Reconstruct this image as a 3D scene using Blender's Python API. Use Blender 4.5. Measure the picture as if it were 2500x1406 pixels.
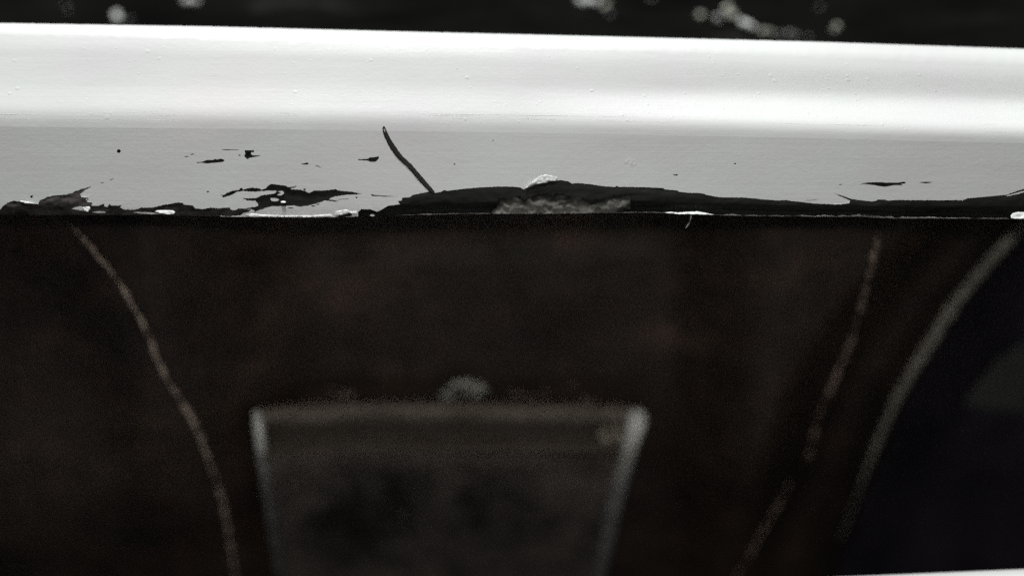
import bpy, bmesh, math, random
from mathutils import Vector, noise
from mathutils.geometry import delaunay_2d_cdt

random.seed(7)
SC = bpy.context.scene
COL = SC.collection
for o in list(bpy.data.objects):
    bpy.data.objects.remove(o)

# ------------------------------------------------------------------ camera
PITCH = math.radians(20)
DIST = 0.300            # camera to the painted face, metres
WIDTH = 0.200           # width of the view at that distance
K = WIDTH / 2500 / DIST
FWD = Vector((0, math.cos(PITCH), -math.sin(PITCH)))
UPV = Vector((0, math.sin(PITCH), math.cos(PITCH)))
RGT = Vector((1, 0, 0))
CAM = Vector((0, -0.282, 0.26))
cd = bpy.data.cameras.new('camera')
cam = bpy.data.objects.new('camera', cd)
COL.objects.link(cam)
cam.location = CAM
cam.rotation_euler = (math.pi / 2 - PITCH, 0, 0)
cd.sensor_width = 36
cd.lens = 36 * DIST / WIDTH
cd.clip_start = 0.005
cd.clip_end = 50
cd.dof.use_dof = True
cd.dof.focus_distance = DIST + 0.0005
cd.dof.aperture_fstop = 3.9
SC.camera = cam

# ------------------------------------------------------------------ light
world = bpy.data.worlds.new('World')
SC.world = world
world.use_nodes = True
bg = world.node_tree.nodes['Background']
bg.inputs[0].default_value = (0.9, 0.95, 1.0, 1)
bg.inputs[1].default_value = 0.02


def lamp(name, offset, target, size, power, color):
    ld = bpy.data.lights.new(name, 'AREA')
    ld.shape = 'DISK'
    ld.size = size
    ld.energy = power
    ld.color = color
    lo = bpy.data.objects.new(name, ld)
    COL.objects.link(lo)
    lo.location = target + offset
    lo.rotation_euler = (-offset).to_track_quat('-Z', 'Y').to_euler()
    return lo


AIM = CAM + FWD * DIST + UPV * 0.03
TH = math.radians(76.5)
lamp('ceiling_lamp', (-FWD * math.cos(TH) + UPV * math.sin(TH) + RGT * -0.10) * 0.9, AIM, 0.16, 11.0, (0.99, 1.0, 0.995))
lamp('fill_lamp', -FWD * 0.30 + UPV * 0.050 + RGT * 0.004, AIM - UPV * 0.06, 0.012, 0.19, (1.0, 0.98, 0.945))  # unseen fill added near the camera to brighten the dark opening

vs = SC.view_settings
vs.view_transform = 'Standard'
vs.look = 'None'
vs.exposure = 0
vs.gamma = 1
vs.use_curve_mapping = False
SC.cycles.use_denoising = False
SC.cycles.max_bounces = 6
SC.cycles.use_adaptive_sampling = True
SC.cycles.adaptive_threshold = 0.035
SC.cycles.adaptive_min_samples = 16

# ------------------------------------------------------------------ helpers


def at(px, py, depth):
    """Point seen at photo pixel (px, py), depth millimetres behind the painted face."""
    d = DIST + depth * 0.001
    return CAM + FWD * d + RGT * ((px - 1250) * K * d) + UPV * ((703 - py) * K * d)


POCKET_BACK = 9       # the pocket sits this much farther back, millimetres
at_photo = at


def lerp(a, b, t):
    return a + (b - a) * t


def smooth(a, b, x):
    t = min(1, max(0, (x - a) / (b - a)))
    return t * t * (3 - 2 * t)


def curve1(pts):
    def f(x):
        if x <= pts[0][0]:
            (x0, y0), (x1, y1) = pts[0], pts[1]
        elif x >= pts[-1][0]:
            (x0, y0), (x1, y1) = pts[-2], pts[-1]
        else:
            for i in range(len(pts) - 1):
                if pts[i][0] <= x <= pts[i + 1][0]:
                    (x0, y0), (x1, y1) = pts[i], pts[i + 1]
                    break
        return y0 + (y1 - y0) * (x - x0) / (x1 - x0)
    return f


def catmull(pts, n):
    out = []
    m = len(pts)
    for i in range(m - 1):
        p0, p1, p2, p3 = pts[max(i - 1, 0)], pts[i], pts[i + 1], pts[min(i + 2, m - 1)]
        for k in range(n):
            t = k / n
            out.append(tuple(0.5 * (2 * b + (c - a) * t + (2 * a - 5 * b + 4 * c - d) * t * t + (3 * b - a - 3 * c + d) * t ** 3)
                             for a, b, c, d in zip(p0, p1, p2, p3)))
    out.append(tuple(pts[-1]))
    return out


def nz(x, y, z=0.0, s=1.0):
    return noise.noise(Vector((x * s, y * s, z)))


def fbm(x, y, z=0.0, s=1.0, o=4):
    v = 0
    a = 1
    for i in range(o):
        v += a * noise.noise(Vector((x * s, y * s, z + i * 7.3)))
        s *= 2
        a *= 0.5
    return v


def link(name, verts, faces, mat, parent=None, shade=True, normals=None):
    me = bpy.data.meshes.new(name)
    me.from_pydata([tuple(v) for v in verts], [], faces)
    me.materials.append(mat)
    if shade:
        me.shade_smooth()
    if normals:
        me.normals_split_custom_set_from_vertices([tuple(n) for n in normals])
    me.update()
    o = bpy.data.objects.new(name, me)
    COL.objects.link(o)
    if parent:
        o.parent = parent
    return o


def thing(name, label, cat, group=None):
    o = bpy.data.objects.new(name, None)
    COL.objects.link(o)
    o.empty_display_size = 0.01
    tag(o, label, cat, group)
    return o


def tag(o, label=None, cat=None, group=None, kind=None):
    for k, v in (('label', label), ('category', cat), ('group', group), ('kind', kind)):
        if v:
            o[k] = v
    return o


def grid_faces(nu, nv, flip=False):
    f = []
    for j in range(nv - 1):
        for i in range(nu - 1):
            a = j * nu + i
            q = (a, a + 1, a + nu + 1, a + nu)
            f.append(q if flip else q[::-1])
    return f


def sweep(path, radii, seg=10, flat=1.0, jitter=0.0, jscale=300, taper=True):
    """Tube along 3-D points with a radius each; flat squeezes it along the view."""
    n = len(path)
    verts, faces = [], []
    for i, p in enumerate(path):
        t = (path[min(i + 1, n - 1)] - path[max(i - 1, 0)]).normalized()
        b = FWD - t * FWD.dot(t)
        b.normalize()
        a = t.cross(b)
        for k in range(seg):
            w = 2 * math.pi * k / seg
            r = radii[i]
            if jitter:
                q = p * jscale
                r *= 1 + jitter * noise.noise(Vector((q.x + k * 0.7, q.y, q.z + 3 * math.sin(w))))
            verts.append(p + a * (r * math.cos(w)) + b * (r * flat * math.sin(w)))
    for i in range(n - 1):
        for k in range(seg):
            a0 = i * seg + k
            a1 = i * seg + (k + 1) % seg
            faces.append((a0, a1, a1 + seg, a0 + seg))
    if taper:
        for e, idx in ((path[0], 0), (path[-1], n - 1)):
            d = (path[0] - path[1]).normalized() if idx == 0 else (path[-1] - path[-2]).normalized()
            verts.append(e + d * radii[idx] * 0.6)
            c = len(verts) - 1
            for k in range(seg):
                a0, a1 = idx * seg + k, idx * seg + (k + 1) % seg
                faces.append((a1, a0, c) if idx == 0 else (a0, a1, c))
    return verts, faces


def inside(poly, x, y):
    c = False
    j = len(poly) - 1
    for i in range(len(poly)):
        xi, yi = poly[i]
        xj, yj = poly[j]
        if (yi > y) != (yj > y) and x < (xj - xi) * (y - yi) / (yj - yi) + xi:
            c = not c
        j = i
    return c


# ------------------------------------------------------------------ materials


def new_mat(name):
    m = bpy.data.materials.new(name)
    m.use_nodes = True
    nt = m.node_tree
    return m, nt, nt.nodes['Principled BSDF']


def coords(nt, scale=(1, 1, 1)):
    tc = nt.nodes.new('ShaderNodeTexCoord')
    mp = nt.nodes.new('ShaderNodeMapping')
    mp.inputs['Scale'].default_value = scale
    nt.links.new(tc.outputs['Object'], mp.inputs['Vector'])
    return mp.outputs['Vector']


def noise_tex(nt, vec, scale, detail=4, rough=0.55):
    n = nt.nodes.new('ShaderNodeTexNoise')
    n.inputs['Scale'].default_value = scale
    n.inputs['Detail'].default_value = detail
    n.inputs['Roughness'].default_value = rough
    nt.links.new(vec, n.inputs['Vector'])
    return n.outputs['Fac']


def ramp(nt, fac, stops):
    r = nt.nodes.new('ShaderNodeValToRGB')
    el = r.color_ramp.elements
    while len(el) < len(stops):
        el.new(0.5)
    for e, (p, c) in zip(el, stops):
        e.position = p
        e.color = (c[0], c[1], c[2], 1) if not isinstance(c, (int, float)) else (c, c, c, 1)
    nt.links.new(fac, r.inputs['Fac'])
    return r.outputs['Color']


def bump(nt, bsdf, heights):
    prev = None
    for fac, strength, dist in heights:
        b = nt.nodes.new('ShaderNodeBump')
        b.inputs['Strength'].default_value = strength
        b.inputs['Distance'].default_value = dist
        nt.links.new(fac, b.inputs['Height'])
        if prev:
            nt.links.new(prev, b.inputs['Normal'])
        prev = b.outputs['Normal']
    nt.links.new(prev, bsdf.inputs['Normal'])


def mat_paint():
    m, nt, b = new_mat('white_paint')
    v = coords(nt)
    vs_ = coords(nt, (0.012, 1, 1))
    streak = noise_tex(nt, vs_, 2600, 3, 0.6)
    fine = noise_tex(nt, coords(nt, (0.6, 1, 1)), 1000, 5, 0.7)
    big = noise_tex(nt, v, 22, 3, 0.5)
    c = ramp(nt, big, [(0.32, (0.775, 0.765, 0.775)), (0.5, (0.785, 0.81, 0.79)), (0.68, (0.815, 0.795, 0.785))])
    st = noise_tex(nt, coords(nt, (0.05, 1, 1)), 420, 5, 0.7)
    c2 = ramp(nt, st, [(0.3, 0.955), (0.55, 1.0), (0.75, 1.02)])
    mx = nt.nodes.new('ShaderNodeMix')
    mx.data_type = 'RGBA'
    mx.blend_type = 'MULTIPLY'
    mx.inputs[0].default_value = 1
    nt.links.new(c, mx.inputs[6])
    nt.links.new(c2, mx.inputs[7])
    nt.links.new(mx.outputs[2], b.inputs['Base Color'])
    b.inputs['Roughness'].default_value = 0.42
    b.inputs['Specular IOR Level'].default_value = 0.35
    bump(nt, b, [(streak, 0.10, 0.00010), (fine, 0.32, 0.00010)])
    return m


def mat_black(name, lo, hi, rough, scale=500, bump_d=0.0003, spec=0.3, stretch=(1, 1, 1), third=None):
    m, nt, b = new_mat(name)
    v = coords(nt, stretch)
    f = noise_tex(nt, v, scale, 6, 0.65)
    stops = [(0.36, lo), (0.62, hi)]
    if third:
        stops.append((0.72, third))
    nt.links.new(ramp(nt, f, stops), b.inputs['Base Color'])
    b.inputs['Roughness'].default_value = rough
    b.inputs['Specular IOR Level'].default_value = spec
    bump(nt, b, [(f, 0.5, bump_d)])
    return m


PAINT = mat_paint()
BARE = mat_black('bare_black_coating', (0.006, 0.006, 0.0056), (0.021, 0.022, 0.020), 0.55, 420, 0.0002, 0.14, (0.12, 1, 1))
BARE_SCUFFED = mat_black('scuffed_bare_coating', (0.009, 0.008, 0.008), (0.085, 0.076, 0.073), 0.7, 520, 0.0003, 0.2, (0.4, 1, 1))
CORRODED = mat_black('grey_corrosion', (0.055, 0.054, 0.048), (0.27, 0.265, 0.24), 0.9, 360, 0.0004, 0.1, (0.6, 1, 1), (0.36, 0.36, 0.34))
def add_wear_or_light(m, dark):
    nt = m.node_tree
    b = nt.nodes['Principled BSDF']
    src = b.inputs['Base Color'].links[0].from_socket
    a = nt.nodes.new('ShaderNodeAttribute')
    a.attribute_name = 'wear_or_light'
    mx = nt.nodes.new('ShaderNodeMix')
    mx.data_type = 'RGBA'
    nt.links.new(a.outputs['Fac'], mx.inputs[0])
    mx.inputs[6].default_value = (*dark, 1)
    nt.links.new(src, mx.inputs[7])
    nt.links.new(mx.outputs[2], b.inputs['Base Color'])


add_wear_or_light(CORRODED, (0.022, 0.022, 0.020))

EDGE = mat_black('dirty_paint_edge', (0.05, 0.048, 0.045), (0.62, 0.60, 0.58), 0.6, 260, 0.0001, 0.2, (0.5, 1, 1))
FIBRE = mat_black('black_fibre', (0.008, 0.008, 0.007), (0.02, 0.02, 0.018), 0.5, 900, 0.0002, 0.25)
def mat_liner():
    m, nt, b = new_mat('dark_liner_plastic')
    v = coords(nt)
    big = noise_tex(nt, coords(nt, (0.6, 1, 1.3)), 24, 5, 0.6)
    mid = noise_tex(nt, v, 130, 6, 0.75)
    c1 = ramp(nt, big, [(0.32, (0.010, 0.0068, 0.0055)), (0.46, (0.027, 0.0175, 0.014)), (0.57, (0.034, 0.025, 0.017)), (0.68, (0.074, 0.048, 0.038))])
    c2 = ramp(nt, mid, [(0.3, (0.62, 0.60, 0.68)), (0.5, (1.0, 0.95, 0.9)), (0.7, (1.6, 1.4, 1.3))])
    mx = nt.nodes.new('ShaderNodeMix')
    mx.data_type = 'RGBA'
    mx.blend_type = 'MULTIPLY'
    mx.inputs[0].default_value = 1
    nt.links.new(c1, mx.inputs[6])
    nt.links.new(c2, mx.inputs[7])
    nt.links.new(mx.outputs[2], b.inputs['Base Color'])
    b.inputs['Roughness'].default_value = 0.55
    b.inputs['Specular IOR Level'].default_value = 0.3
    bump(nt, b, [(mid, 0.6, 0.0008)])
    return m


PLASTIC = mat_liner()
BLUE_PLASTIC = mat_black('blue_black_plastic', (0.018, 0.0145, 0.020), (0.038, 0.031, 0.042), 0.6, 40, 0.0004, 0.2)
SEAM = mat_black('dusty_seam', (0.05, 0.036, 0.028), (0.38, 0.285, 0.235), 0.8, 240, 0.0004, 0.1)
SEAM_TAN = mat_black('tan_seam_dust', (0.13, 0.095, 0.075), (0.66, 0.52, 0.43), 0.8, 260, 0.0004, 0.1)
SEAM_PALE = mat_black('dusty_fold', (0.12, 0.11, 0.09), (0.32, 0.295, 0.25), 0.8, 130, 0.0004, 0.1)
POCKET = mat_black('dusty_pocket_plastic', (0.018, 0.0145, 0.0135), (0.125, 0.104, 0.094), 0.55, 42, 0.0003, 0.3)
LIP = mat_black('brown_lip_plastic', (0.26, 0.215, 0.17), (0.42, 0.355, 0.295), 0.6, 70, 0.0003, 0.3)
RIM = mat_black('rim_plastic_painted_glint', (0.74, 0.74, 0.70), (0.88, 0.87, 0.82), 0.24, 60, 0.00004, 0.9)

add_wear_or_light(RIM, (0.055, 0.048, 0.042))  # glint on the rims painted as a pale-to-dark blend
add_wear_or_light(LIP, (0.040, 0.030, 0.019))  # lit top edge of the lip painted as a paler tone
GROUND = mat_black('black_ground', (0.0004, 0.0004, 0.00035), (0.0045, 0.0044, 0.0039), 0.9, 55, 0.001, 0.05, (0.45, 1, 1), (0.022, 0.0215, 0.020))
CRUMB = mat_black('pale_crumb', (0.26, 0.26, 0.22), (0.66, 0.66, 0.58), 0.8, 220, 0.0004, 0.2)
GRIT = mat_black('white_grit', (0.62, 0.64, 0.62), (0.85, 0.87, 0.85), 0.6, 300, 0.0004, 0.3)

# ------------------------------------------------------------------ ground behind the rail
GROWS = [(420, 30), (300, 44), (130, 66), (60, 78), (0, 90), (-120, 118), (-300, 170), (-560, 300)]
gdepth = curve1([(r, d) for r, d in sorted(GROWS)])


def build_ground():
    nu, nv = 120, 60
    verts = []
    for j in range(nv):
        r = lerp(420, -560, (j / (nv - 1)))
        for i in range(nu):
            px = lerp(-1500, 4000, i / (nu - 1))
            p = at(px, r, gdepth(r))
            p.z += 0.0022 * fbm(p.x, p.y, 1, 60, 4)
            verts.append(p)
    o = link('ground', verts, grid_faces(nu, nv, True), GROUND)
    tag(o, 'black rough ground behind the white rail', kind='structure')


build_ground()

# ------------------------------------------------------------------ dark liner behind the opening
fold_left = curve1([(480, 90), (560, 185), (655, 265), (815, 360), (990, 450), (1150, 520), (1406, 575), (1600, 600)])
fold_right = curve1([(480, 2560), (555, 2490), (740, 2330), (950, 2200), (1160, 2110), (1320, 2050), (1600, 1960)])


def liner_depth(px, py):
    if py < 480:
        return lerp(11, 59, smooth(260, 480, py) ** 0.8)  # hidden top bent forward, shaped to keep the upper lamp's light out
    d = 59 + (py - 480) * 0.030
    l = px - fold_left(py)
    d += 9 * smooth(40, -260, l)                      # falls back left of the fold
    rr = px - fold_right(py)
    d -= 24 * smooth(820, 330, px) + 18 * smooth(1600, 1900, px) * smooth(-120, -300, rr)   # the moulding comes forward at its sides
    d += 26 * smooth(-90, 200, rr)                    # and right of the broad fold
    d += 1.6 * smooth(640, 612, py + 0.03 * (px - 1000)) * smooth(480, 560, py) * smooth(450, 700, px) * smooth(1700, 1400, px)
    d += 1.2 * fbm(px, py, 0, 0.004, 3)
    return d


LINER = thing('liner', 'dark brown moulded liner filling the opening below the white rail', 'liner')


def build_liner():
    nu, nv = 230, 100
    rows = [lerp(260, 1750, j / (nv - 1)) for j in range(nv)]
    cols = [lerp(-900, 3400, i / (nu - 1)) for i in range(nu)]
    verts = [at(x, y, liner_depth(x, y)) for y in rows for x in cols]
    cut = []
    main, side = [], []
    for j in range(nv - 1):
        for i in range(nu - 1):
            a = j * nu + i
            q = (a, a + nu, a + nu + 1, a + 1)
            (side if cols[i] > fold_right(rows[j]) + 10 and rows[j] > 470 else main).append(q)
    link('sheet', verts, main, PLASTIC, LINER)
    link('side_wall', verts, side, BLUE_PLASTIC, LINER)


build_liner()


def seam(name, pts, rad_px, mat, lift, n=14, jit=0.7, gaps=0.0, extra=0.0, seed=0.0, fade_end=0.1):
    c = catmull(pts, n)
    path, rad = [], []
    for i, (x, y) in enumerate(c):
        d = liner_depth(x, y) + extra
        u = i / (len(c) - 1)
        r = rad_px * 0.08e-3 * (1 + d / 300) * (1 + 0.25 * nz(i * 0.35, seed, 4.1))
        fade = smooth(0, 0.12, u) * smooth(1, 1 - fade_end, u)
        r *= max(0.12, fade)
        if gaps:
            r *= max(0.10, 1 - gaps * max(0, nz(i * 0.22, seed + 3, 9.7)) * 2.4)
        path.append(at(x + 4 * nz(i * 0.3, seed, 1) + 3 * nz(i * 0.9, seed, 6), y, d - lift + 0.3 * nz(i * 0.2, seed, 2)))
        rad.append(r)
    v, f = sweep(path, rad, 10, 0.8, jit)
    return link(name, v, f, mat, LINER)


seam('seam', [(170, 545), (205, 585), (265, 655), (310, 720), (360, 815), (400, 910), (450, 990), (488, 1065), (520, 1150), (545, 1230), (560, 1320), (575, 1406), (588, 1500)], 5.6, SEAM_TAN, 0.4, gaps=0.8, jit=1.0)['label'] = 'long dusty brown seam curving down the left side'
seam('seam', [(2150, 545), (2138, 600), (2120, 680), (2100, 760), (2070, 850), (2040, 920), (2005, 1000), (1980, 1090), (1965, 1130)], 7.5, SEAM, 0.4, gaps=1.0, seed=5)
seam('seam', [(1930, 1170), (1912, 1210), (1860, 1300), (1795, 1406), (1730, 1500)], 3.6, SEAM, 0.4, gaps=0.9, seed=9)
seam('fold', [(2540, 500), (2490, 555), (2420, 630), (2330, 740), (2260, 850), (2200, 950), (2150, 1060), (2110, 1160), (2080, 1240), (2050, 1320)], 16, SEAM_PALE, 0.2, jit=0.15, extra=-1, seed=2, fade_end=0.65)['label'] = 'broad pale fold slanting down the right side'


DIM = mat_black('dim_grey_patch', (0.024, 0.024, 0.025), (0.075, 0.074, 0.072), 0.8, 30, 0.0004, 0.1)


def build_smear():
    poly = [(2560, 800), (2500, 832), (2440, 872), (2395, 925), (2350, 985), (2420, 1000), (2500, 1008), (2560, 1012)]
    v = [at(x, y, liner_depth(x, y) - 2.0) for x, y in poly]
    w = [at(x, y, liner_depth(x, y) + 0.5) for x, y in poly]
    n = len(poly)
    f = [tuple(range(n))[::-1]] + [(i, (i + 1) % n, n + (i + 1) % n, n + i) for i in range(n)]
    link('patch', v + w, f, DIM, LINER, shade=False)['label'] = 'dim grey bracket at the right edge of the opening'  # added plate standing in for a soft grey patch


build_smear()

# ------------------------------------------------------------------ moulded pocket
POCK = thing('pocket', 'dim trapezoid moulded pocket with pale rounded side rims inside the dark opening', 'pocket')
top_edge = curve1([(560, 1040), (590, 1016), (612, 1000), (640, 990), (720, 982), (800, 976), (950, 973), (1150, 975), (1400, 979), (1500, 982), (1560, 986), (1600, 1000), (1620, 1030)])
left_side = curve1([(980, 618), (1010, 624), (1060, 634), (1130, 645), (1250, 662), (1400, 684), (1600, 715)])
right_side = curve1([(980, 1572), (1010, 1560), (1060, 1545), (1120, 1527), (1230, 1502), (1330, 1480), (1430, 1460), (1600, 1425)])


def recede(y):
    t = max(0, y - 1045)
    return 0.066 * t * t / (t + 110)


def build_pocket():
    def at(x, y, d):
        return at_photo(x, y, d + POCKET_BACK)

    prof = [(-1, 66, 0), (0, 60, 0), (3, 58, 0), (6, 56.5, 0), (11, 55, 0), (16, 54, 0), (25, 53.2, 0), (34, 52.8, 0), (46, 52.6, 0), (60, 52.5, 0), (76, 52.6, 0), (92, 52.8, 0), (102, 52.4, 0), (112, 51.6, 0), (122, 50.9, 0), (132, 50.6, 0)]
    nu = 90
    vb, vf = [], []
    for k, (off, dep, _) in enumerate(prof):
        for i in range(nu):
            u = i / (nu - 1)
            y0 = 975 + off
            xl, xr = left_side(max(985, y0)) - 4, right_side(max(985, y0)) + 4
            x = lerp(xl, xr, u)
            y = top_edge(x) + off * (1 - 0.06 * u)
            vb.append(at(x, y, dep + 0.5 * fbm(x, off, 3, 0.012, 3)))
    lo = link('lip', vb, grid_faces(nu, len(prof)), LIP, POCK)
    # light caught by the lip's top and lower ledge, painted into its colour
    wa = lo.data.attributes.new('wear_or_light', 'FLOAT', 'POINT')
    for k, (off, dep, _) in enumerate(prof):
        for i in range(nu):
            wa.data[k * nu + i].value = min(1, max(0, smooth(62, 8, off + 16 * fbm(i * 0.09, off * 0.02, 4, 1, 3)) + 0.25 * smooth(88, 110, off)))
    rows = [lerp(1106, 1640, j / 44) for j in range(45)]
    for y in rows:
        for i in range(nu):
            u = i / (nu - 1)
            x = lerp(left_side(y), right_side(y), u)
            dd = 50.0 + recede(y) + 3.0 * (1 - (2 * u - 1) ** 8) * smooth(1100, 1170, y)
            dd += 0.6 * fbm(x, y, 8, 0.006, 4)
            vf.append(at(x, y + (top_edge(x) - 975), dd))
    link('face', vf, grid_faces(nu, len(rows)), POCKET, POCK)
    # rounded side rims
    lp = catmull([(626, 1006, 11), (630, 1030, 14), (634, 1060, 14), (642, 1130, 15), (661, 1250, 17), (684, 1400, 18), (715, 1600, 18)], 14)
    rp = catmull([(1558, 1006, 22), (1555, 1025, 28), (1545, 1065, 24), (1527, 1130, 22), (1500, 1230, 23), (1476, 1340, 22), (1452, 1450, 22), (1425, 1600, 20)], 14)
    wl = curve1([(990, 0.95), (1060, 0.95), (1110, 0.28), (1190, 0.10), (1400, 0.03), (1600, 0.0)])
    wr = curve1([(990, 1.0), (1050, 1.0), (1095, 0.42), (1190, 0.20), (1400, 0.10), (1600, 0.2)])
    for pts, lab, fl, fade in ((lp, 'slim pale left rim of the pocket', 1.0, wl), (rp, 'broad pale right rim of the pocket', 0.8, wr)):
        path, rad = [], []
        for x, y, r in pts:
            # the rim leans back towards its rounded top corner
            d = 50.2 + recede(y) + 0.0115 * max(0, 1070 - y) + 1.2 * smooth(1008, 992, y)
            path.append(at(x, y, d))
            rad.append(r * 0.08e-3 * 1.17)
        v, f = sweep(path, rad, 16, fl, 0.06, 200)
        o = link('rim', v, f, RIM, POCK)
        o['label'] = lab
        # highlight painted pale into the colour of the corner, fading down the rim
        wa = o.data.attributes.new('wear_or_light', 'FLOAT', 'POINT')
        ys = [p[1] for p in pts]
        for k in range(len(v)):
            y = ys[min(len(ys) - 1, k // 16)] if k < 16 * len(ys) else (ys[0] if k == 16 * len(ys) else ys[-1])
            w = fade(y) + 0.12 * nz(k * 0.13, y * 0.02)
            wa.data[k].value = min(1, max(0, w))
    # outer side walls back to the liner
    for side, sgn in ((left_side, -1), (right_side, 1)):
        v = []
        for j in range(40):
            y = lerp(1000, 1640, j / 39)
            for k in range(4):
                d = lerp(50.5 + recede(y), liner_depth(side(y) + sgn * 60, y) + 3, k / 3)
                v.append(at(side(y) + sgn * (10 + k * 8), y, d))
        link('side_wall', v, grid_faces(4, 40, sgn > 0), PLASTIC, POCK)


build_pocket()


def lump(center, r, seed, n=2, squash=0.8):
    bm = bmesh.new()
    bmesh.ops.create_icosphere(bm, subdivisions=n, radius=1)
    vs_ = []
    for v in bm.verts:
        q = v.co.normalized()
        k = 1 + 0.55 * noise.noise(q * 1.3 + Vector((seed * 3.1, seed, 0))) + 0.25 * noise.noise(q * 3.1 + Vector((seed, 2, seed)))
        vs_.append(center + Vector((q.x, q.y, q.z * squash)) * (r * k))
    fs = [tuple(v.index for v in f.verts) for f in bm.faces]
    bm.free()
    return vs_, fs


def cluster(name, label, cat, blobs, mat, group, n=2):
    V, F = [], []
    for i, (x, y, d, r) in enumerate(blobs):
        d += POCKET_BACK if y > 600 else 0
        v, f = lump(at(x, y, d), r * 0.08e-3 * (1 + d / 300), i * 1.7 + x * 0.01, n)
        b = len(V)
        V += v
        F += [tuple(q + b for q in t) for t in f]
    return tag(link(name, V, F, mat, None, shade=False), label, cat, group)


TAN = mat_black('tan_crumb', (0.20, 0.175, 0.14), (0.42, 0.38, 0.31), 0.8, 300, 0.0004, 0.2)
CG = 'crumbs lying on the pocket lip'
random.seed(3)
cluster('crumb', 'largest pale crumb clump in the middle of the pocket lip', 'crumb',
        [(1082, 962, 57, 11), (1096, 948, 57, 12), (1112, 936, 58, 12), (1130, 932, 58, 11), (1150, 938, 58, 13), (1170, 942, 57, 13), (1182, 948, 57, 13), (1140, 958, 56, 9), (1112, 962, 56, 9), (1165, 962, 56, 10), (1093, 968, 56, 9)], CRUMB, CG)
cluster('crumb', 'dim crumb clump near the left end of the pocket lip', 'crumb',
        [(812, 950, 62, 9), (822, 962, 60, 9), (845, 955, 63, 8), (858, 964, 60, 8), (835, 966, 60, 8)], SEAM, CG)
cluster('crumb', 'faint crumb clump right of the largest crumbs on the pocket lip', 'crumb',
        [(1256, 960, 60, 9), (1275, 962, 60, 8), (1300, 968, 59, 7), (1330, 958, 60, 8), (1345, 966, 59, 7)], SEAM, CG)
cluster('crumb', 'tiny faint speck above the right part of the pocket lip', 'crumb', [(1392, 938, 61, 5), (1402, 945, 60, 4)], SEAM, CG)
cluster('crumb', 'pinkish crumb at the right end of the lip, before the broad rim', 'crumb', [(1425, 972, 57, 9), (1440, 980, 56, 9), (1460, 990, 54, 8)], SEAM, CG)
cluster('crumb', 'twin tan crumbs inside the right corner of the pocket beside its rim', 'crumb',
        [(1474, 1055, 49.5, 17), (1478, 1072, 49.5, 13), (1506, 1062, 49.0, 17), (1505, 1040, 50, 10), (1500, 1010, 51, 8)], TAN, 'crumbs in the pocket')
cluster('crumb', 'small lone pale speck on the pocket face near the left rim', 'crumb', [(720, 1182, 52.0, 8)], SEAM, 'crumbs in the pocket')
cluster('crumb', 'faint grey smear of dust low in the middle of the pocket face', 'dust',
        [(985, 1248, 54, 12), (1005, 1265, 54, 10), (960, 1235, 54, 8), (975, 1280, 54, 8)], POCKET, 'crumbs in the pocket')

# ------------------------------------------------------------------ white rail: shape
f_top = curve1([(-700, 50), (0, 57), (500, 65), (1000, 78), (1500, 90), (2000, 103), (2500, 120), (3200, 150)])
f_crease = curve1([(-700, 284), (0, 288), (600, 293), (1250, 302), (1900, 314), (2500, 328), (3200, 346)])
_fb = [(-700, 527), (0, 525), (273, 525), (400, 525.5), (590, 530), (760, 531), (850, 529.5), (950, 527), (1050, 524), (1150, 522), (1350, 521.6), (1470, 520), (1590, 519), (1745, 525), (1860, 528), (2020, 529), (2100, 529), (2180, 533), (2300, 533), (2460, 535), (2600, 535), (3200, 537)]
f_bottom = curve1(_fb)
MM = 0.08
SEAM_ROW = 22          # the flat face starts this many pixels below the crease


A_MIN = curve1([(0, 19.5), (0.5, 18), (0.8, 14), (1, 13)])
A_MAX = curve1([(0, 24), (0.5, 25), (0.75, 42), (1, 50)])


def alpha(v, s):
    amin, amax = A_MIN(s), A_MAX(s)
    a1 = amin + lerp(7, 12, s)
    vm = lerp(0.32, 0.42, s)
    if v < 0.50:
        return lerp(a1, amin, smooth(lerp(0.13, 0.2, s), vm, v))
    a = lerp(amin, amax, smooth(0.50, 0.76, v))
    return lerp(a, 2.0, smooth(0.84, 1.08, v))


def rail_column(px, nv):
    s = min(1, max(0, px / 2500))
    t, c = f_top(px), f_crease(px)
    h = c - t
    v_end = 1 + SEAM_ROW / h
    vsh = lerp(0.13, 0.2, s)
    a1 = math.radians(alpha(vsh, s))
    R = vsh * h * MM / (1 - math.sin(a1))
    vs_ = [vsh * (k / 30) ** 2 for k in range(30)] + [lerp(vsh, v_end, k / (nv - 31)) for k in range(nv - 30)]
    dep = [0.0] * len(vs_)
    # integrate upward from the seam
    N = len(vs_)
    for k in range(N - 2, -1, -1):
        va, vb = vs_[k], vs_[k + 1]
        if va >= vsh - 1e-6:
            dep[k] = dep[k + 1] + math.tan(math.radians(alpha((va + vb) / 2, s))) * (vb - va) * h * MM
        else:
            sa = 1 - (va / vsh) * (1 - math.sin(a1))
            base = dep[30]
            dep[k] = base + R * math.cos(a1) - R * math.sqrt(max(0, 1 - sa * sa))
    out = []
    for v, d in zip(vs_, dep):
        out.append((t + v * h, d))
    return out


RAIL = thing('white_rail', 'white painted metal rail across the top with black chipped lower edge', 'rail')


def rail_noise(px, py):
    return 0.035 * fbm(px, py, 2, 0.006, 3)


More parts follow.
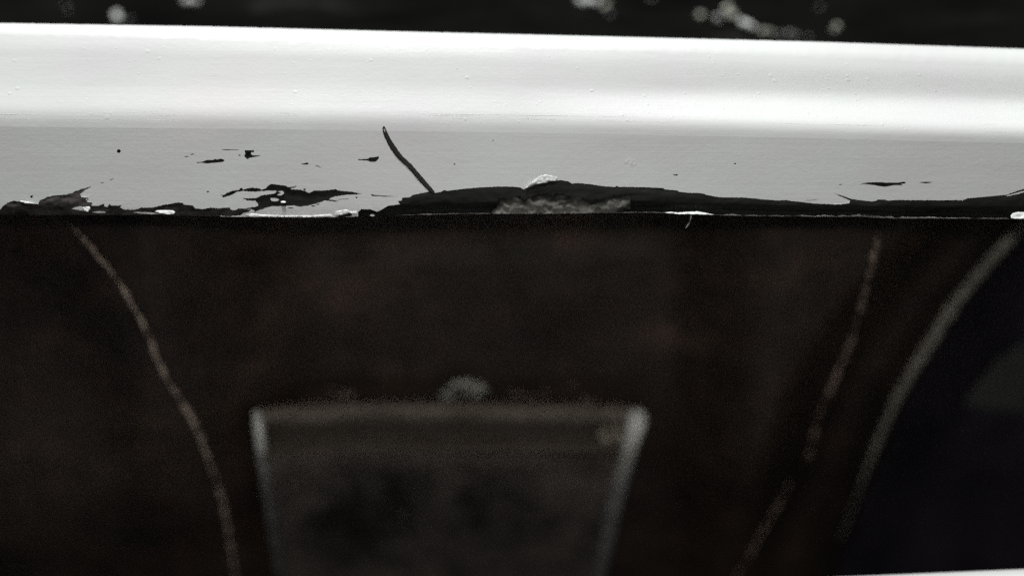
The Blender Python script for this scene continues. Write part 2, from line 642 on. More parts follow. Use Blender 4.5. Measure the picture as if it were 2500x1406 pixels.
def build_rail_body():
    nv, nu = 110, 420
    cols = [lerp(-690, 3190, i / (nu - 1)) for i in range(nu)]
    verts = []
    colv = []
    for px in cols:
        pts = rail_column(px, nv)
        cv = []
        for k, (y, d) in enumerate(pts):
            w = smooth(0, 25, k) * smooth(nv - 1, nv - 14, k)
            cv.append(at(px, y + (0.8 * nz(px * 0.07, k * 0.02, 5) if k < 30 else 0), d + rail_noise(px, y) * w))
        # wrap round the top and down the back
        ytop, dtop = pts[0]
        back = [at(px, ytop + 1.5, dtop + 2.5), at(px, ytop + 8, dtop + 5.5), at(px, ytop + 22, dtop + 7.5), at(px, ytop + 60, dtop + 8.5), at(px, 420, dtop + 6)]
        colv.append(back[::-1] + cv)
    m = len(colv[0])
    for k in range(m):
        for i in range(nu):
            verts.append(colv[i][k])
    link('rolled_top', verts, grid_faces(nu, m), PAINT, RAIL)


build_rail_body()

# ------------------------------------------------------------------ white rail: chipped face


def Z(x0, y0, s, pts):
    return [(x0 + x / s, y0 + y / s) for x, y in pts]


def z3(p): return Z(0, 250, 3.90625, p)
def z4(p): return Z(400, 300, 4.16667, p)
def z5(p): return Z(850, 290, 5.0, p)
def z6(p): return Z(1180, 380, 4.16667, p)
def z7(p): return Z(1700, 380, 6.25, p)
def z8(p): return Z(2000, 380, 5.0, p)
def zc(p): return Z(1180, 400, 6.25, p)


def dot(x, y, rx, ry, n=10):
    return [(x + rx * math.cos(2 * math.pi * k / n) * (1 + 0.25 * nz(k, x)), y + ry * math.sin(2 * math.pi * k / n)) for k in range(n)]


BELOW = 545
band = (z4([(1975, 950), (1975, 910), (2010, 878), (2100, 880), (2170, 905), (2220, 880), (2280, 845), (2400, 828), (2380, 797), (2420, 790), (2430, 760)])
        + z5([(650, 1000), (660, 965), (700, 962), (750, 960), (790, 930), (890, 910), (1000, 890), (1050, 900), (1070, 905), (1130, 895), (1170, 870), (1210, 880), (1300, 870), (1400, 858), (1600, 840), (1800, 830), (1900, 828), (2000, 832), (2100, 838)])
        + z6([(405, 345), (440, 330), (500, 300), (580, 285), (640, 268), (650, 260), (720, 260), (780, 250), (860, 262), (900, 285), (960, 280), (1080, 290), (1200, 310), (1340, 320), (1355, 308), (1380, 320), (1500, 320), (1640, 322), (1830, 332), (1850, 345), (1970, 355), (2000, 370), (2100, 380)])
        + z7([(0, 570), (70, 572), (180, 605), (350, 635), (500, 640), (700, 640), (900, 655), (1050, 672), (1250, 685), (1380, 680), (1440, 692), (1550, 700), (1650, 715), (1850, 735), (2000, 740), (2200, 745), (2330, 725), (2350, 690), (2300, 660), (2200, 625), (2110, 580), (2200, 605), (2280, 630), (2360, 660), (2450, 675)])
        + z8([(450, 540), (550, 550), (640, 560), (690, 555), (715, 538), (800, 538), (830, 548), (1000, 542), (1200, 545), (1500, 545), (1750, 545), (1810, 522), (1950, 510), (2150, 492), (2280, 480), (2400, 440), (2500, 405), (2800, 300), (3200, 200)])
        + [(2760, BELOW), (876, BELOW)])
left_chip = (z3([(-300, 1100), (-300, 1085), (-60, 1060), (0, 1022), (30, 985), (80, 955), (140, 937), (200, 950), (300, 965), (365, 970), (380, 935), (450, 905), (530, 888), (620, 882), (690, 865), (720, 845), (800, 822), (885, 795), (850, 815), (800, 845), (765, 875), (775, 900), (845, 910), (815, 925), (830, 948), (885, 960), (870, 985), (930, 990), (990, 965), (1000, 990), (1020, 1000), (1045, 970), (1060, 985), (1110, 985), (1168, 980), (1145, 995), (1175, 1020), (1280, 1025), (1350, 1005), (1450, 1005), (1570, 975), (1640, 965), (1680, 955), (1740, 958), (1760, 975), (1840, 985), (1860, 1010), (1920, 1020), (2010, 1005), (2100, 1010), (2190, 1000), (2200, 1020), (2250, 1034)])
             + z4([(720, 892), (760, 870), (830, 875), (890, 885), (860, 910), (800, 920), (790, 940), (740, 945), (690, 950), (600, 950)])
             + [(540, 526), (520, BELOW), (-80, BELOW)])
main_chip = z4([(570, 730), (610, 735), (640, 715), (700, 690), (765, 685), (780, 662), (800, 665), (805, 680), (850, 670), (900, 660), (960, 665), (1000, 680), (1040, 665), (1060, 640), (1100, 622), (1160, 630), (1240, 640), (1260, 655), (1320, 650), (1355, 638), (1330, 660), (1290, 668), (1300, 678), (1400, 683), (1450, 700), (1480, 715), (1520, 690), (1600, 690), (1680, 685), (1745, 675), (1790, 690), (1900, 700), (1930, 705), (2015, 722), (1950, 730), (1850, 735), (1740, 750), (1700, 765), (1680, 780), (1720, 785), (1785, 800), (1740, 802), (1690, 796), (1640, 790), (1590, 810), (1520, 830), (1460, 845), (1380, 855), (1320, 840), (1260, 845), (1180, 850), (1100, 850), (1040, 865), (980, 885), (940, 900), (920, 915), (925, 895), (900, 882), (820, 872), (900, 860), (950, 850), (960, 830), (930, 795), (850, 790), (795, 765), (850, 768), (940, 768), (990, 738), (1060, 730), (1130, 718), (1150, 695), (1080, 690), (1000, 695), (940, 700), (860, 700), (800, 695), (740, 705), (690, 735), (640, 750), (590, 762), (600, 745)])
small = [
    ('small dark fleck', z4([(205, 345), (225, 338), (265, 342), (235, 349)])),
    ('small dark fleck', z4([(262, 323), (290, 315), (318, 319), (285, 327)])),
    ('fish shaped dark chip left of the notched one', z4([(335, 403), (400, 395), (430, 380), (500, 380), (520, 368), (545, 375), (580, 365), (620, 380), (600, 400), (520, 408), (440, 415), (380, 406), (335, 411)])),
    ('thin dark scratch', z4([(582, 271), (640, 270), (715, 273), (765, 275), (765, 279), (715, 279), (600, 278)])),
    ('notched dark chip in the upper left', z4([(820, 280), (915, 280), (918, 300), (890, 300), (885, 320), (905, 332), (990, 333), (960, 342), (905, 352), (870, 358), (850, 373), (820, 345), (818, 330), (830, 318)])),
    ('small dark fleck', z4([(1392, 420), (1430, 412), (1455, 405), (1478, 413), (1460, 425), (1420, 426)])),
    ('small dark fleck', z4([(1535, 438), (1570, 437), (1590, 450), (1605, 460), (1575, 448)])),
    ('arrow shaped dark chip left of the black fibre', z4([(1975, 368), (2000, 372), (2075, 368), (2090, 355), (2150, 348), (2188, 340), (2188, 360), (2170, 385), (2150, 400), (2100, 398), (2070, 385), (1980, 382)])),
    ('thin dark scratch', z4([(2103, 728), (2120, 728), (2150, 735), (2210, 740), (2380, 750), (2250, 752), (2200, 747), (2120, 746)])),
    ('thin dark scratch', z4([(1730, 776), (1790, 777), (1880, 770), (1882, 775), (1790, 783)])),
    ('small dark fleck', z4([(1250, 868), (1290, 860), (1330, 868), (1290, 873)])),
    ('small dark fleck', z4([(1540, 830), (1570, 822), (1592, 828), (1565, 836)])),
    ('small dark fleck', z4([(1488, 846), (1520, 840), (1556, 848), (1520, 853)])),
    ('small dark fleck', z4(dot(770, 331, 12, 6))),
    ('small dark fleck', z4(dot(447, 701, 11, 7))),
    ('small dark fleck', z4(dot(1960, 760, 10, 8))),
    ('small dark fleck', z4(dot(1432, 678, 14, 9))),
    ('round black pit at the far left', z3(dot(1133, 466, 19, 18, 14))),
    ('small dark fleck', z3(dot(1982, 853, 12, 7))),
    ('thin dark scratch', z3([(955, 768), (975, 763), (998, 765), (975, 772)])),
    ('thin dark scratch', z3([(1042, 740), (1065, 731), (1088, 727), (1065, 740)])),
    ('small dark fleck', z3([(290, 890), (315, 887), (312, 902), (300, 915), (288, 905)])),
    ('small dark fleck', z5(dot(1298, 556, 12, 8))),
    ('small dark fleck', z5(dot(1770, 265, 9, 6))),
    ('small dark fleck', z6([(1925, 192), (1955, 193), (1988, 192), (1965, 205), (1940, 202)])),
    ('small dark fleck', z7(dot(590, 124, 18, 11))),
    ('small dark fleck', z7(dot(2200, 443, 24, 6))),
    ('thin dark scratch', z7([(1640, 690), (1700, 682), (1780, 676), (1890, 662), (1780, 684), (1700, 690)])),
    ('wide flat dark chip near the right end', z8([(480, 357), (530, 340), (600, 328), (740, 325), (800, 330), (900, 330), (960, 332), (1010, 322), (1055, 322), (1050, 342), (1000, 345), (1020, 365), (960, 362), (910, 362), (850, 375), (800, 382), (740, 375), (680, 362), (600, 352), (540, 348)])),
    ('small dark fleck', z8([(1215, 330), (1260, 322), (1320, 322), (1390, 322), (1340, 335), (1300, 341), (1250, 334)])),
    ('small dark fleck', z8(dot(260, 354, 18, 5))),
    ('triangular dark fleck', z4([(1740, 955), (1800, 940), (1890, 918), (1910, 920), (1915, 948), (1850, 956), (1800, 960)])),
]
corroded = z6([(60, 600), (120, 535), (160, 500), (150, 420), (250, 445), (330, 405), (420, 445), (520, 395), (640, 385), (800, 395), (940, 420), (1020, 440), (1100, 470), (1200, 460), (1340, 410), (1430, 400), (1540, 385), (1500, 450), (1500, 540), (1430, 560), (1300, 640), (300, 640)])
islands = [
    z3([(680, 1015), (720, 1000), (760, 992), (850, 992), (862, 1010), (840, 1045), (800, 1035), (740, 1025)]),
    z3([(870, 1048), (940, 1038), (1000, 1042), (1010, 1052), (940, 1056)]),
    z3([(1478, 1040), (1500, 1030), (1580, 1028), (1650, 1032), (1672, 1048), (1655, 1065), (1600, 1068), (1530, 1060), (1490, 1050)]),
    z3([(1265, 1050), (1330, 1046), (1440, 1050), (1530, 1064), (1440, 1066), (1340, 1060)]),
    z4([(1160, 700), (1200, 692), (1222, 705), (1222, 720), (1195, 738), (1160, 738), (1150, 732), (1180, 722), (1190, 712)]),
    z4([(1085, 768), (1120, 764), (1155, 772), (1175, 785), (1150, 800), (1100, 796), (1088, 785)]),
    z4(dot(1215, 806, 28, 12)),
    z4(dot(2120, 941, 24, 11)),
    z8([(2285, 488), (2400, 458), (2500, 428), (2700, 350), (2700, 372), (2500, 447), (2400, 475), (2295, 497)]),
]


def rough_poly(poly, seg=2.2, amp=0.9, seed=0.0):
    out = []
    n = len(poly)
    for i in range(n):
        (x0, y0), (x1, y1) = poly[i], poly[(i + 1) % n]
        L = math.hypot(x1 - x0, y1 - y0)
        m = max(1, min(400, int(L / seg)))
        for k in range(m):
            t = k / m
            x, y = lerp(x0, x1, t), lerp(y0, y1, t)
            a = amp * min(1, L / 4) if m > 1 else amp * 0.3
            x += a * 1.3 * nz(x * 0.33, y * 0.33, seed)
            y += a * (nz(x * 0.25, y * 0.4, seed + 5) + 0.6 * nz(x * 0.8, y * 0.8, seed + 9))
            out.append((x, y))
    return out


def face_depth(px, py):
    """Painted face: nearly flat, rolling under slightly at its lower edge."""
    b = f_bottom(px)
    h = b - py
    d = 0.0
    d += (py - f_crease(px) - SEAM_ROW) * MM * math.tan(math.radians(2.0))
    d += 0.12 * smooth(26, 0, h) ** 2
    w = smooth(f_crease(px) + SEAM_ROW, f_crease(px) + 60, py)
    return d + w * 0.05 * fbm(px, py, 6, 0.004, 2)


def poly_top(poly, step=4):
    tops = {}
    for (x0, y0), (x1, y1) in zip(poly, poly[1:]):
        n = max(1, int(abs(x1 - x0) / 2))
        for k in range(n + 1):
            x, y = lerp(x0, x1, k / n), lerp(y0, y1, k / n)
            q = round(x / step)
            tops[q] = min(tops.get(q, 1e9), y)
    return lambda x: tops.get(round(x / step), 1e9)


BAND_TOP = poly_top(band)
LEFT_TOP = poly_top(left_chip)


def chip_depth(px, py, kind):
    b = f_bottom(px)
    d = face_depth(px, py) + 0.25
    if kind == 'band':
        # the coating under the paint rolls away towards the edge
        h = b - py
        d += 1.5 * smooth(36, -4, h) ** 1.5 - 0.20 - 0.16 * smooth(-3, 16, py - BAND_TOP(px))
        d += 0.10 * fbm(px, py * 2.2, 1, 0.03, 3)
    elif kind == 'corroded':
        d += -0.16 + 0.34 * fbm(px, py * 1.5, 1, 0.035, 5) + 0.16 * fbm(px, py, 4, 0.12, 3)
    elif kind == 'left':
        h = b - py
        d += 0.9 * smooth(30, -4, h) ** 1.5 - 0.18 - 0.12 * smooth(-2, 14, py - LEFT_TOP(px)) + 0.18 * fbm(px, py * 1.8, 1, 0.05, 4)
    else:
        d += 0.08 * fbm(px, py * 2, 1, 0.06, 4)
    return d


def build_face():
    X0, X1 = -690, 3190
    regions = [('corroded', 'crumbly grey corroded area in the middle of the bare band', rough_poly(corroded, 3, 6.0, 1)),
               ('band', 'long bare black band along the lower edge', rough_poly(band, 2.2, 0.8, 2)),
               ('left', 'ragged scuffed bare strip along the lower left edge', rough_poly(left_chip, 2.2, 1.5, 3)),
               ('main', 'large ragged black chip above the lower edge', rough_poly(main_chip, 2.0, 1.2, 4))]
    for i, (lab, p) in enumerate(small):
        regions.append(('fleck', lab, rough_poly(p, 1.8, 0.5, 10 + i)))
    isl = [rough_poly(p, 2.0, 0.8, 60 + i) for i, p in enumerate(islands)]
    co, ed = [], []

    def add_loop(poly, closed=True):
        b = len(co)
        for p in poly:
            co.append(Vector(p))
        n = len(poly)
        for k in range(n if closed else n - 1):
            ed.append((b + k, b + (k + 1) % n))
    ncol = 420
    top = [(lerp(X0, X1, i / (ncol - 1)), 0) for i in range(ncol)]
    top = [(x, f_crease(x) + SEAM_ROW) for x, _ in top]
    bot = []
    m = 1300
    for i in range(m):
        x = lerp(X1, X0, i / (m - 1))
        bot.append((x, f_bottom(x) + 0.9 * nz(x * 0.06, 3.3) + 0.8 * nz(x * 0.25, 8.1)))
    dom = top + bot
    add_loop(dom)
    botf = curve1(sorted(bot))
    for _, _, p in regions:
        add_loop(p)
    for p in isl:
        add_loop(p)
    # interior points
    x = X0 + 9
    while x < X1:
        y = f_crease(x) + SEAM_ROW + 8
        while y < f_bottom(x) - 5:
            co.append(Vector((x + random.uniform(-2, 2), y + random.uniform(-2, 2))))
            y += 13
        x += 15
    for px in range(0, 2500, 5):
        y0 = 452
        while y0 < 530:
            for kd, _, p in regions[:4]:
                if inside(p, px, y0):
                    co.append(Vector((px + random.uniform(-1, 1), y0 + random.uniform(-1, 1))))
                    break
            y0 += 4
    vo, eo, fo, _, _, _ = delaunay_2d_cdt(co, ed, [], 0, 1e-4)
    boxes = [(min(q[0] for q in p), max(q[0] for q in p), min(q[1] for q in p), max(q[1] for q in p)) for _, _, p in regions]
    ibox = [(min(q[0] for q in p), max(q[0] for q in p), min(q[1] for q in p), max(q[1] for q in p)) for p in isl]

    def classify(cx, cy):
        for p, b in zip(isl, ibox):
            if b[0] <= cx <= b[1] and b[2] <= cy <= b[3] and inside(p, cx, cy):
                return -1
        for i, (r, b) in enumerate(zip(regions, boxes)):
            if b[0] <= cx <= b[1] and b[2] <= cy <= b[3] and inside(r[2], cx, cy):
                if r[0] == 'corroded' and not inside(regions[1][2], cx, cy):
                    return -1
                return i
        return -1
    cls = {}
    for fi, f in enumerate(fo):
        cx = sum(vo[i].x for i in f) / 3
        cy = sum(vo[i].y for i in f) / 3
        e1, e2 = vo[f[1]] - vo[f[0]], vo[f[2]] - vo[f[0]]
        if abs(e1.x * e2.y - e1.y * e2.x) < 0.02:
            continue
        if cy > botf(cx) or cy < f_crease(cx) + SEAM_ROW - 0.01 or cx < X0 or cx > X1:
            continue
        cls[fi] = classify(cx, cy)
    emap = {}
    for fi, c in cls.items():
        f = fo[fi]
        for k in range(3):
            e = (f[k], f[(k + 1) % 3])
            emap.setdefault((min(e), max(e)), []).append((fi, e))
    # paint
    pv, pf, idx = [], [], {}

    def pvert(i):
        if i not in idx:
            idx[i] = len(pv)
            v = vo[i]
            pv.append(at(v.x, v.y, face_depth(v.x, v.y)))
        return idx[i]

    def orient(f, V):
        a, b, c = (V[i] for i in f)
        n = (b - a).cross(c - a)
        return f if n.dot(FWD) < 0 else f[::-1]
    for fi, c in cls.items():
        if c < 0:
            pf.append(orient(tuple(pvert(i) for i in fo[fi]), pv))
    npaint = len(pv)
    link('painted_face', pv, pf, PAINT, RAIL)
    # chips, one object each
    mats = {'corroded': CORRODED, 'band': BARE, 'left': BARE_SCUFFED, 'main': BARE, 'fleck': BARE}
    names = {'corroded': 'corroded_patch', 'band': 'bare_band', 'left': 'bare_patch', 'main': 'bare_patch', 'fleck': 'paint_chip'}
    wall_v, wall_f = [], []
    for ri, (kind, lab, poly) in enumerate(regions):
        V, F, ix = [], [], {}

        def cv(i):
            if i not in ix:
                ix[i] = len(V)
                v = vo[i]
                V.append(at(v.x, v.y, chip_depth(v.x, v.y, kind)))
            return ix[i]
        fis = [fi for fi, c in cls.items() if c == ri]
        if not fis:
            continue
        for fi in fis:
            F.append(orient(tuple(cv(i) for i in fo[fi]), V))
        o = link(names[kind], V, F, mats[kind], RAIL)
        if kind == 'corroded':
            at_ = o.data.attributes.new('wear_or_light', 'FLOAT', 'POINT')
            edge = [q for q in poly if q[1] < 522][::2]
            for i, k in ix.items():
                v = vo[i]
                dm = min((v.x - q[0]) ** 2 + (v.y - q[1]) ** 2 for q in edge) ** 0.5
                at_.data[k].value = smooth(1, 20, dm + 7 * fbm(v.x, v.y, 3, 0.05, 2))
        o['label'] = lab
        for fi in fis:
            f = fo[fi]
            for k in range(3):
                e = (f[k], f[(k + 1) % 3])
                nb = [c for c in emap[(min(e), max(e))] if c[0] != fi]
                if nb and cls[nb[0][0]] == ri:
                    continue
                if nb and cls[nb[0][0]] >= 0:
                    d2 = lambda v: chip_depth(v.x, v.y, regions[cls[nb[0][0]]][0])
                    if cls[nb[0][0]] < ri:
                        continue
                elif nb:
                    d2 = lambda v: face_depth(v.x, v.y)
                else:
                    continue
                a, b = vo[e[0]], vo[e[1]]
                q = len(wall_v)
                wall_v += [at(a.x, a.y, d2(a)), at(b.x, b.y, d2(b)), at(b.x, b.y, chip_depth(b.x, b.y, kind)), at(a.x, a.y, chip_depth(a.x, a.y, kind))]
                wall_f.append((q, q + 1, q + 2, q + 3))
    link('paint_edge', wall_v, wall_f, PAINT, RAIL, shade=False)['label'] = 'broken edges of the white paint layer round the chips'
    # underside of the rail
    nu = 260
    uv = []
    for d0 in range(6):
        for i in range(nu):
            x = lerp(X0, X1, i / (nu - 1))
            base = face_depth(x, f_bottom(x)) + 0.2
            for k in range(1):
                t = d0 / 5
                bandy = smooth(870, 900, x) * 1.4 + (0.9 if x < 540 else 0)
                uv.append(at(x, f_bottom(x) - 1.2 - 26 * t, base + bandy + 0.25 + 12 * t))
    link('underside', uv, grid_faces(nu, 6, True), BARE, RAIL)


build_face()


def flap(poly, height, label, mat=PAINT, step=3.0, seed=0.0, amp=0.7, lean=1.0, rnd=0.0):
    """Loose paint lifting off the face: its lower part stands proud, so it faces the lamp."""
    p = rough_poly(poly, 2.0, amp, seed)
    ys = [q[1] for q in p]
    xs = [q[0] for q in p]
    co = [Vector(q) for q in p]
    ed = [(i, (i + 1) % len(p)) for i in range(len(p))]
    nb = len(co)
    x = min(xs)
    while x < max(xs):
        y = min(ys)
        while y < max(ys):
            if inside(p, x, y):
                co.append(Vector((x + random.uniform(-.6, .6), y + random.uniform(-.6, .6))))
            y += step
        x += step
    vo, eo, fo, _, _, _ = delaunay_2d_cdt(co, ed, [], 0, 1e-4)
    y0, y1 = min(ys), max(ys)
    V = []
    for v in vo:
        t = (v.y - y0) / (y1 - y0)
        dmin = min((v.x - q[0]) ** 2 + (v.y - q[1]) ** 2 for q in p) ** 0.5
        edge = smooth(0, 6, dmin) if lean < 1 else 1
        sink = 0.05 * (1 - smooth(0, 5, dmin)) if lean < 1 else 0
        h = 0.6 * height * (t * edge) * (0.8 + 0.6 * nz(v.x * 0.08, v.y * 0.12, seed)) + rnd * fbm(v.x, v.y, seed, 0.16, 3) * smooth(0, 5, dmin)
        V.append(at(v.x, v.y, face_depth(v.x, v.y) - (0.02 if lean == 1 else 0.0) - max(0, h) + sink))
    F = []
    for f in fo:
        cx = sum(vo[i].x for i in f) / 3
        cy = sum(vo[i].y for i in f) / 3
        if inside(p, cx, cy):
            a, b, c = (V[i] for i in f)
            F.append(tuple(f) if (b - a).cross(c - a).dot(FWD) < 0 else tuple(f)[::-1])
    # give it thickness
    n = len(V)
    rim = {}
    for f in F:
        for k in range(3):
            e = (f[k], f[(k + 1) % 3])
            rim[e] = 1
    B = [v + FWD * 0.00012 for v in V]
    F2 = list(F) + [tuple(i + n for i in f[::-1]) for f in F]
    for (a, b) in rim:
        if (b, a) not in rim:
            F2.append((b, a, a + n, b + n))
    link('lifted_paint', V + B, F2, mat, RAIL)['label'] = label


flap(zc([(640, 375), (700, 320), (780, 252), (860, 195), (950, 165), (1040, 185), (1130, 215), (1105, 262), (1050, 265), (1000, 262), (970, 290), (880, 300), (800, 310), (720, 345)]), 0.8, 'white lifted paint crest above the corroded area', seed=1, rnd=0.25)
flap(z4([(1740, 945), (1742, 905), (1800, 892), (1860, 880), (1890, 905), (1960, 900), (1968, 930), (1920, 925), (1890, 915), (1800, 938)]), 0.6, 'bright curled paint flake left of the bare band', seed=2, rnd=0.2)
flap(z3([(1478, 1040), (1500, 1030), (1580, 1028), (1650, 1032), (1672, 1048), (1655, 1065), (1600, 1068), (1530, 1060), (1490, 1050)]), 1.0, 'bright oval paint remnant on the scuffed strip', seed=3)
flap(z3([(780, 1010), (800, 998), (850, 992), (862, 1010), (840, 1045), (815, 1035)]), 0.9, 'small bright paint remnant on the scuffed strip', seed=4)
flap(z3([(190, 936), (240, 945), (310, 958), (330, 968), (250, 965), (200, 950)]), 0.6, 'thin white curl over the far left bare edge', seed=5)
flap(z4([(830, 935), (900, 922), (1000, 935), (1200, 945), (1500, 945), (1700, 930), (1720, 955), (1500, 960), (1100, 960), (880, 955)]), 0.45, 'pale rolled paint lip along the lower edge', seed=6)
flap(z4(dot(1215, 806, 26, 11)), 0.8, 'tiny round paint island in the large chip', seed=7)
flap(z6([(1835, 580), (1900, 572), (1980, 580), (2060, 573), (2180, 568), (2270, 584), (2350, 602), (2250, 602), (2150, 596), (2000, 596), (1900, 590)]), 1.6, 'bright white sliver on the lower edge right of the corroded area', seed=8)
flap(z8([(2338, 735), (2360, 705), (2420, 690), (2500, 690), (2640, 690), (2640, 772), (2500, 772), (2400, 772), (2345, 765)]), 1.8, 'bright white blob of paint at the right end of the lower edge', seed=9)
flap(z6([(1400, 60), (1440, 20), (1500, 5), (1560, 25), (1580, 80), (1550, 120), (1500, 135), (1450, 110)]), 0.05, 'faint blistered scuff on the face right of centre', seed=10, lean=0.5, rnd=0.06, amp=0.3)


def edge_bead(x0, x1, r0, label, seed, mat=EDGE, gap=0.8):
    path, rad = [], []
    n = int((x1 - x0) / 3)
    for i in range(n + 1):
        x = lerp(x0, x1, i / n)
        w = nz(x * 0.035, seed, 3) + 0.6 * nz(x * 0.13, seed, 7)
        r = r0 * max(0.22, 0.75 + gap * w) * max(0.15, smooth(x0, x0 + 14, x) * smooth(x1, x1 - 14, x))
        path.append(at(x, f_bottom(x) - r * 0.8 + 0.8 * nz(x * 0.05, seed + 4), face_depth(x, f_bottom(x)) + 0.5))
        rad.append(r * 0.08e-3)
    v, f = sweep(path, rad, 8, 0.9, 0.35, 900)
    link('edge_bead', v, f, mat, RAIL)['label'] = label


edge_bead(955, 1200, 1.3, 'thin dirty paint line under the left of the bare band', 1)
edge_bead(1190, 1450, 1.8, 'thin pale line under the corroded area', 2)
edge_bead(1440, 1650, 1.2, 'thin dirty paint line right of the corroded area', 3)
edge_bead(1740, 1930, 1.7, 'broken pale line right of the bright sliver', 4)
edge_bead(1910, 2045, 2.2, 'grey paint line along the lower edge', 5)
edge_bead(2040, 2190, 3.2, 'thickest grey paint line on the lower edge right', 6, gap=0.6)
edge_bead(2180, 2310, 2.4, 'pale paint line near the right end', 7)
edge_bead(2300, 2470, 1.8, 'thin paint line before the white blob', 8)


def build_hanging():
    pts = [(1687, 527, 2.4), (1686, 534, 2.0), (1684, 541, 0.7), (1682, 546, 2.3), (1678, 552, 2.2), (1674, 557, 0.8)]
    c = catmull(pts, 5)
    v, f = sweep([at(x, y, 1.6) for x, y, r in c], [r * 0.08e-3 for x, y, r in c], 8, 0.6, 0.5, 900)
    link('hanging_flake', v, f, EDGE, RAIL)['label'] = 'tiny pale flake dangling below the bright sliver'


build_hanging()


def build_grit():
    random.seed(21)
    V, F = [], []
    cols = {}
    spots = [(35, 148, 7), (905, 148, 6), (897, 152, 4), (1890, 198, 6), (1880, 185, 4), (388, 143, 4), (360, 126, 5), (720, 225, 4), (1970, 275, 5), (1790, 280, 4), (220, 278, 4), (262, 287, 5), (270, 276, 4), (255, 275, 3), (42, 216, 4), (1140, 190, 3), (2070, 195, 3)]
    for k in range(300):
        x = random.uniform(-300, 2800)
        spots.append((x, lerp(f_top(x) + 35, f_crease(x) + 4, random.random() ** 0.8), random.choice([1.0, 1.2, 1.4, 1.6, 1.8, 2.4])))
    for (x, y, r) in spots:
        key = round(x / 10) * 10
        if key not in cols:
            cols[key] = rail_column(key, 110)
        c = cols[key]
        d = 0
        for (ya, da), (yb, db) in zip(c, c[1:]):
            if ya <= y <= yb:
                d = lerp(da, db, (y - ya) / max(1e-6, yb - ya))
                break
        else:
            continue
        ctr = at(x, y, d)
        tn = (at(x, y + 2, d + (db - da) / max(1e-6, yb - ya) * 2) - ctr).normalized()
        nn = tn.cross(RGT).normalized()
        if nn.dot(FWD) > 0:
            nn = -nn
        R_ = min(r, 1.5 + r * 0.4) * 0.08e-3
        b = len(V)
        for lat in range(3):
            for k in range(8):
                w = 2 * math.pi * k / 8
                ra = R_ * (1.7, 1.0, 0.5)[lat] * (1 + 0.3 * nz(k * 0.8, x, y))
                V.append(ctr + RGT * (ra * 1.4 * math.cos(w)) + tn * (ra * math.sin(w)) + nn * ((-0.05, 0.06, 0.11)[lat] * R_))
        V.append(ctr + nn * (0.12 * R_))
        for lat in range(2):
            for k in range(8):
                F.append((b + lat * 8 + k, b + lat * 8 + (k + 1) % 8, b + lat * 8 + 8 + (k + 1) % 8, b + lat * 8 + 8 + k))
        for k in range(8):
            F.append((b + 16 + k, b + 16 + (k + 1) % 8, b + 24))
    o = link('paint_grit', V, F, PAINT, RAIL)
    o['kind'] = 'stuff'


build_grit()


def build_ridges():
    random.seed(5)
    V, F = [], []
    for k in range(32):
        L = random.choice([60, 120, 240, 420, 700])
        x0 = random.uniform(-300, 2700 - L * 0.5)
        off = random.uniform(-26, 12)
        r0 = random.uniform(0.35, 0.95)
        path, rad = [], []
        n = max(6, int(L / 16))
        for i in range(n + 1):
            x = x0 + L * i / n
            y = f_crease(x) + off + 0.8 * nz(x * 0.01, k) + 0.4 * nz(x * 0.05, k)
            c = rail_column(x, 110)
            d = 0
            for (ya, da), (yb, db) in zip(c, c[1:]):
                if ya <= y <= yb:
                    d = lerp(da, db, (y - ya) / max(1e-6, yb - ya))
            u = i / n
            path.append(at(x, y, d + 0.01))
            rad.append(max(0.05, r0 * math.sin(math.pi * min(1, max(0, 0.03 + 0.94 * u))) ** 0.5 * (0.8 + 0.5 * nz(x * 0.06, k, 2))) * 0.08e-3)
        v, f = sweep(path, rad, 6, 0.4)
        b = len(V)
        V += v
        F += [tuple(q + b for q in t) for t in f]
    link('brush_ridges', V, F, PAINT, RAIL)['kind'] = 'stuff'


build_ridges()

# ------------------------------------------------------------------ black fibre lying on the face


def build_fibre():
    pts = [(433, 98, 10), (440, 130, 21), (455, 180, 26), (490, 255, 29), (560, 370, 33), (640, 475, 32), (750, 580, 31), (850, 695, 31), (930, 785, 30), (1000, 862, 27), (1045, 905, 18)]
    c = catmull([(850 + x / 5, 290 + y / 5, r / 5) for x, y, r in pts], 9)
    path, rad = [], []
    for i, (x, y, r) in enumerate(c):
        u = i / (len(c) - 1)
        path.append(at(x + 0.8 * nz(i * 0.5, 1.0), y, face_depth(x, y) - 0.03))
        rad.append(r * 0.08e-3 * (1 + 0.10 * nz(i * 0.6, 7.0)))
    v, f = sweep(path, rad, 12, 0.16, 0.15, 1500)
    o = link('black_fibre', v, f, FIBRE)
    tip = [at(438 / 5 + 850 - 0.2 + k * 0.55, 290 + (125 + k * 9) / 5, face_depth(938, 316) - 0.10) for k in range(6)]
    tv, tf = sweep(tip, [0.08e-3 * r for r in (0.6, 1.6, 1.9, 1.7, 1.2, 0.5)], 8, 0.2)  # glint on the tip made as a small pale piece
    link('tip', tv, tf, CRUMB, o)['label'] = 'painted pale glint at the upper tip of the fibre'
    tag(o, 'short curved black fibre lying slanted on the white painted face', 'fibre')


build_fibre()

# ------------------------------------------------------------------ second white rail below
LOW = thing('lower_rail', 'white rail just showing at the bottom right corner', 'rail')


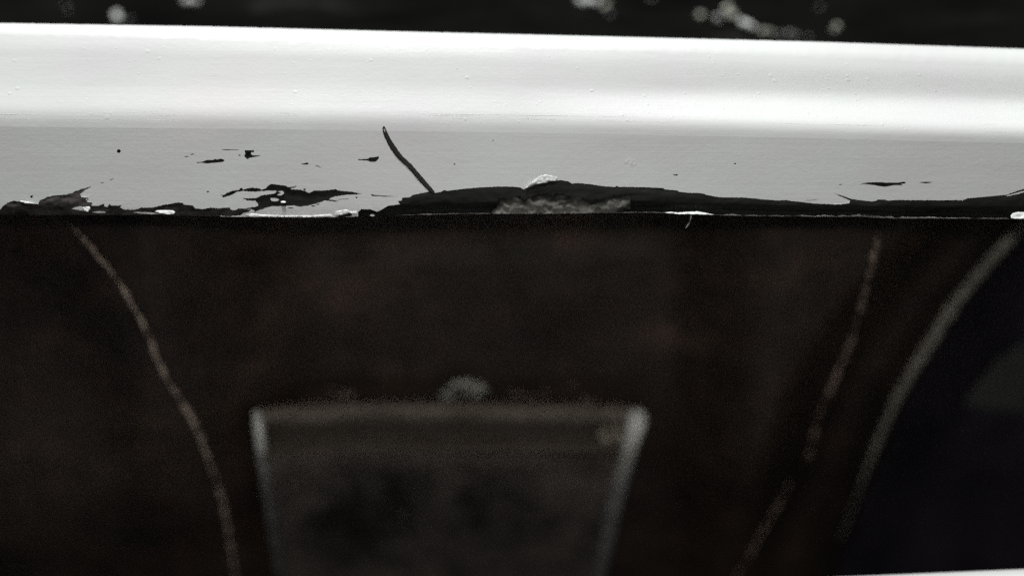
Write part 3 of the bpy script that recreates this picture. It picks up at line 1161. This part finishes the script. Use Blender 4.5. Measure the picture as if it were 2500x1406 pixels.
def build_lower():
    edge = curve1([(-900, 1640), (0, 1530), (1000, 1452), (1600, 1425), (2080, 1406), (2500, 1388), (3000, 1362), (3400, 1340)])
    prof = [(60, 30), (14, 22), (4, 18.5), (0, 15), (2, 12), (8, 9), (20, 6), (40, 4), (70, 3), (110, 3), (190, 4)]
    nu = 160
    v = []
    for off, d in prof:
        for i in range(nu):
            x = lerp(-900, 3400, i / (nu - 1))
            v.append(at(x, edge(x) + off, d))
    link('rolled_edge', v, grid_faces(nu, len(prof)), PAINT, LOW)


build_lower()

# ------------------------------------------------------------------ pale grit on the black ground
POCKETGREY = mat_black('grey_grit', (0.08, 0.085, 0.08), (0.22, 0.23, 0.22), 0.8, 300, 0.0003, 0.2)
GR = 'pale grit on the black ground'


def grit(label, blobs, mat=GRIT):
    cluster('grit', label, 'grit', [(x, y, gdepth(y) - 2, r * 1.2) for x, y, r in blobs], mat, GR, 1)


grit('brightest pale speck on the ground above the left of the rail', [(285, 36, 9), (289, 46, 8), (280, 42, 6)])
grit('small grey speck right beside the brightest left speck', [(312, 50, 6), (320, 46, 5)], POCKETGREY)
grit('white flake at the very top left of centre', [(462, 1, 11), (478, 3, 8), (450, 3, 6)])
grit('faint grey streak on the ground at the far left', [(160, 14, 6), (166, 28, 6)], POCKETGREY)
grit('white flake at the very top right of centre', [(1420, 2, 10), (1438, 4, 11), (1454, 2, 8)])
grit('dim speck just right of the white flake at the top', [(1482, 14, 9), (1474, 17, 6)], CRUMB)
grit('faint speck below the dim one at the top', [(1490, 38, 7)], POCKETGREY)
grit('dim rounded speck at the left end of the pale trail', [(1712, 38, 9)], CRUMB)
grit('bright rounded speck in the pale trail', [(1750, 45, 9)])
grit('grey speck standing above the bright rounded one', [(1776, 18, 9), (1770, 26, 7)], CRUMB)
grit('grey rounded speck right of the bright one', [(1788, 36, 9), (1780, 30, 6)], CRUMB)
grit('bright bent streak in the middle of the pale trail', [(1812, 54, 7), (1820, 58, 8), (1830, 63, 8), (1840, 68, 6)])
grit('pale streak low on the right of the trail', [(1862, 77, 8), (1873, 78, 9), (1886, 80, 7)], CRUMB)
grit('dim long streak at the right end of the pale trail', [(1905, 83, 7), (1925, 84, 8), (1945, 88, 7), (1975, 91, 6)], POCKETGREY)
grit('lone pale speck right of the pale trail', [(2043, 66, 9), (2036, 76, 6)], CRUMB)
grit('faint speck at the top right of the trail', [(2002, 20, 6)], POCKETGREY)
grit('tiny pale teal flake at the top near the middle', [(1590, 0, 8)], POCKETGREY)
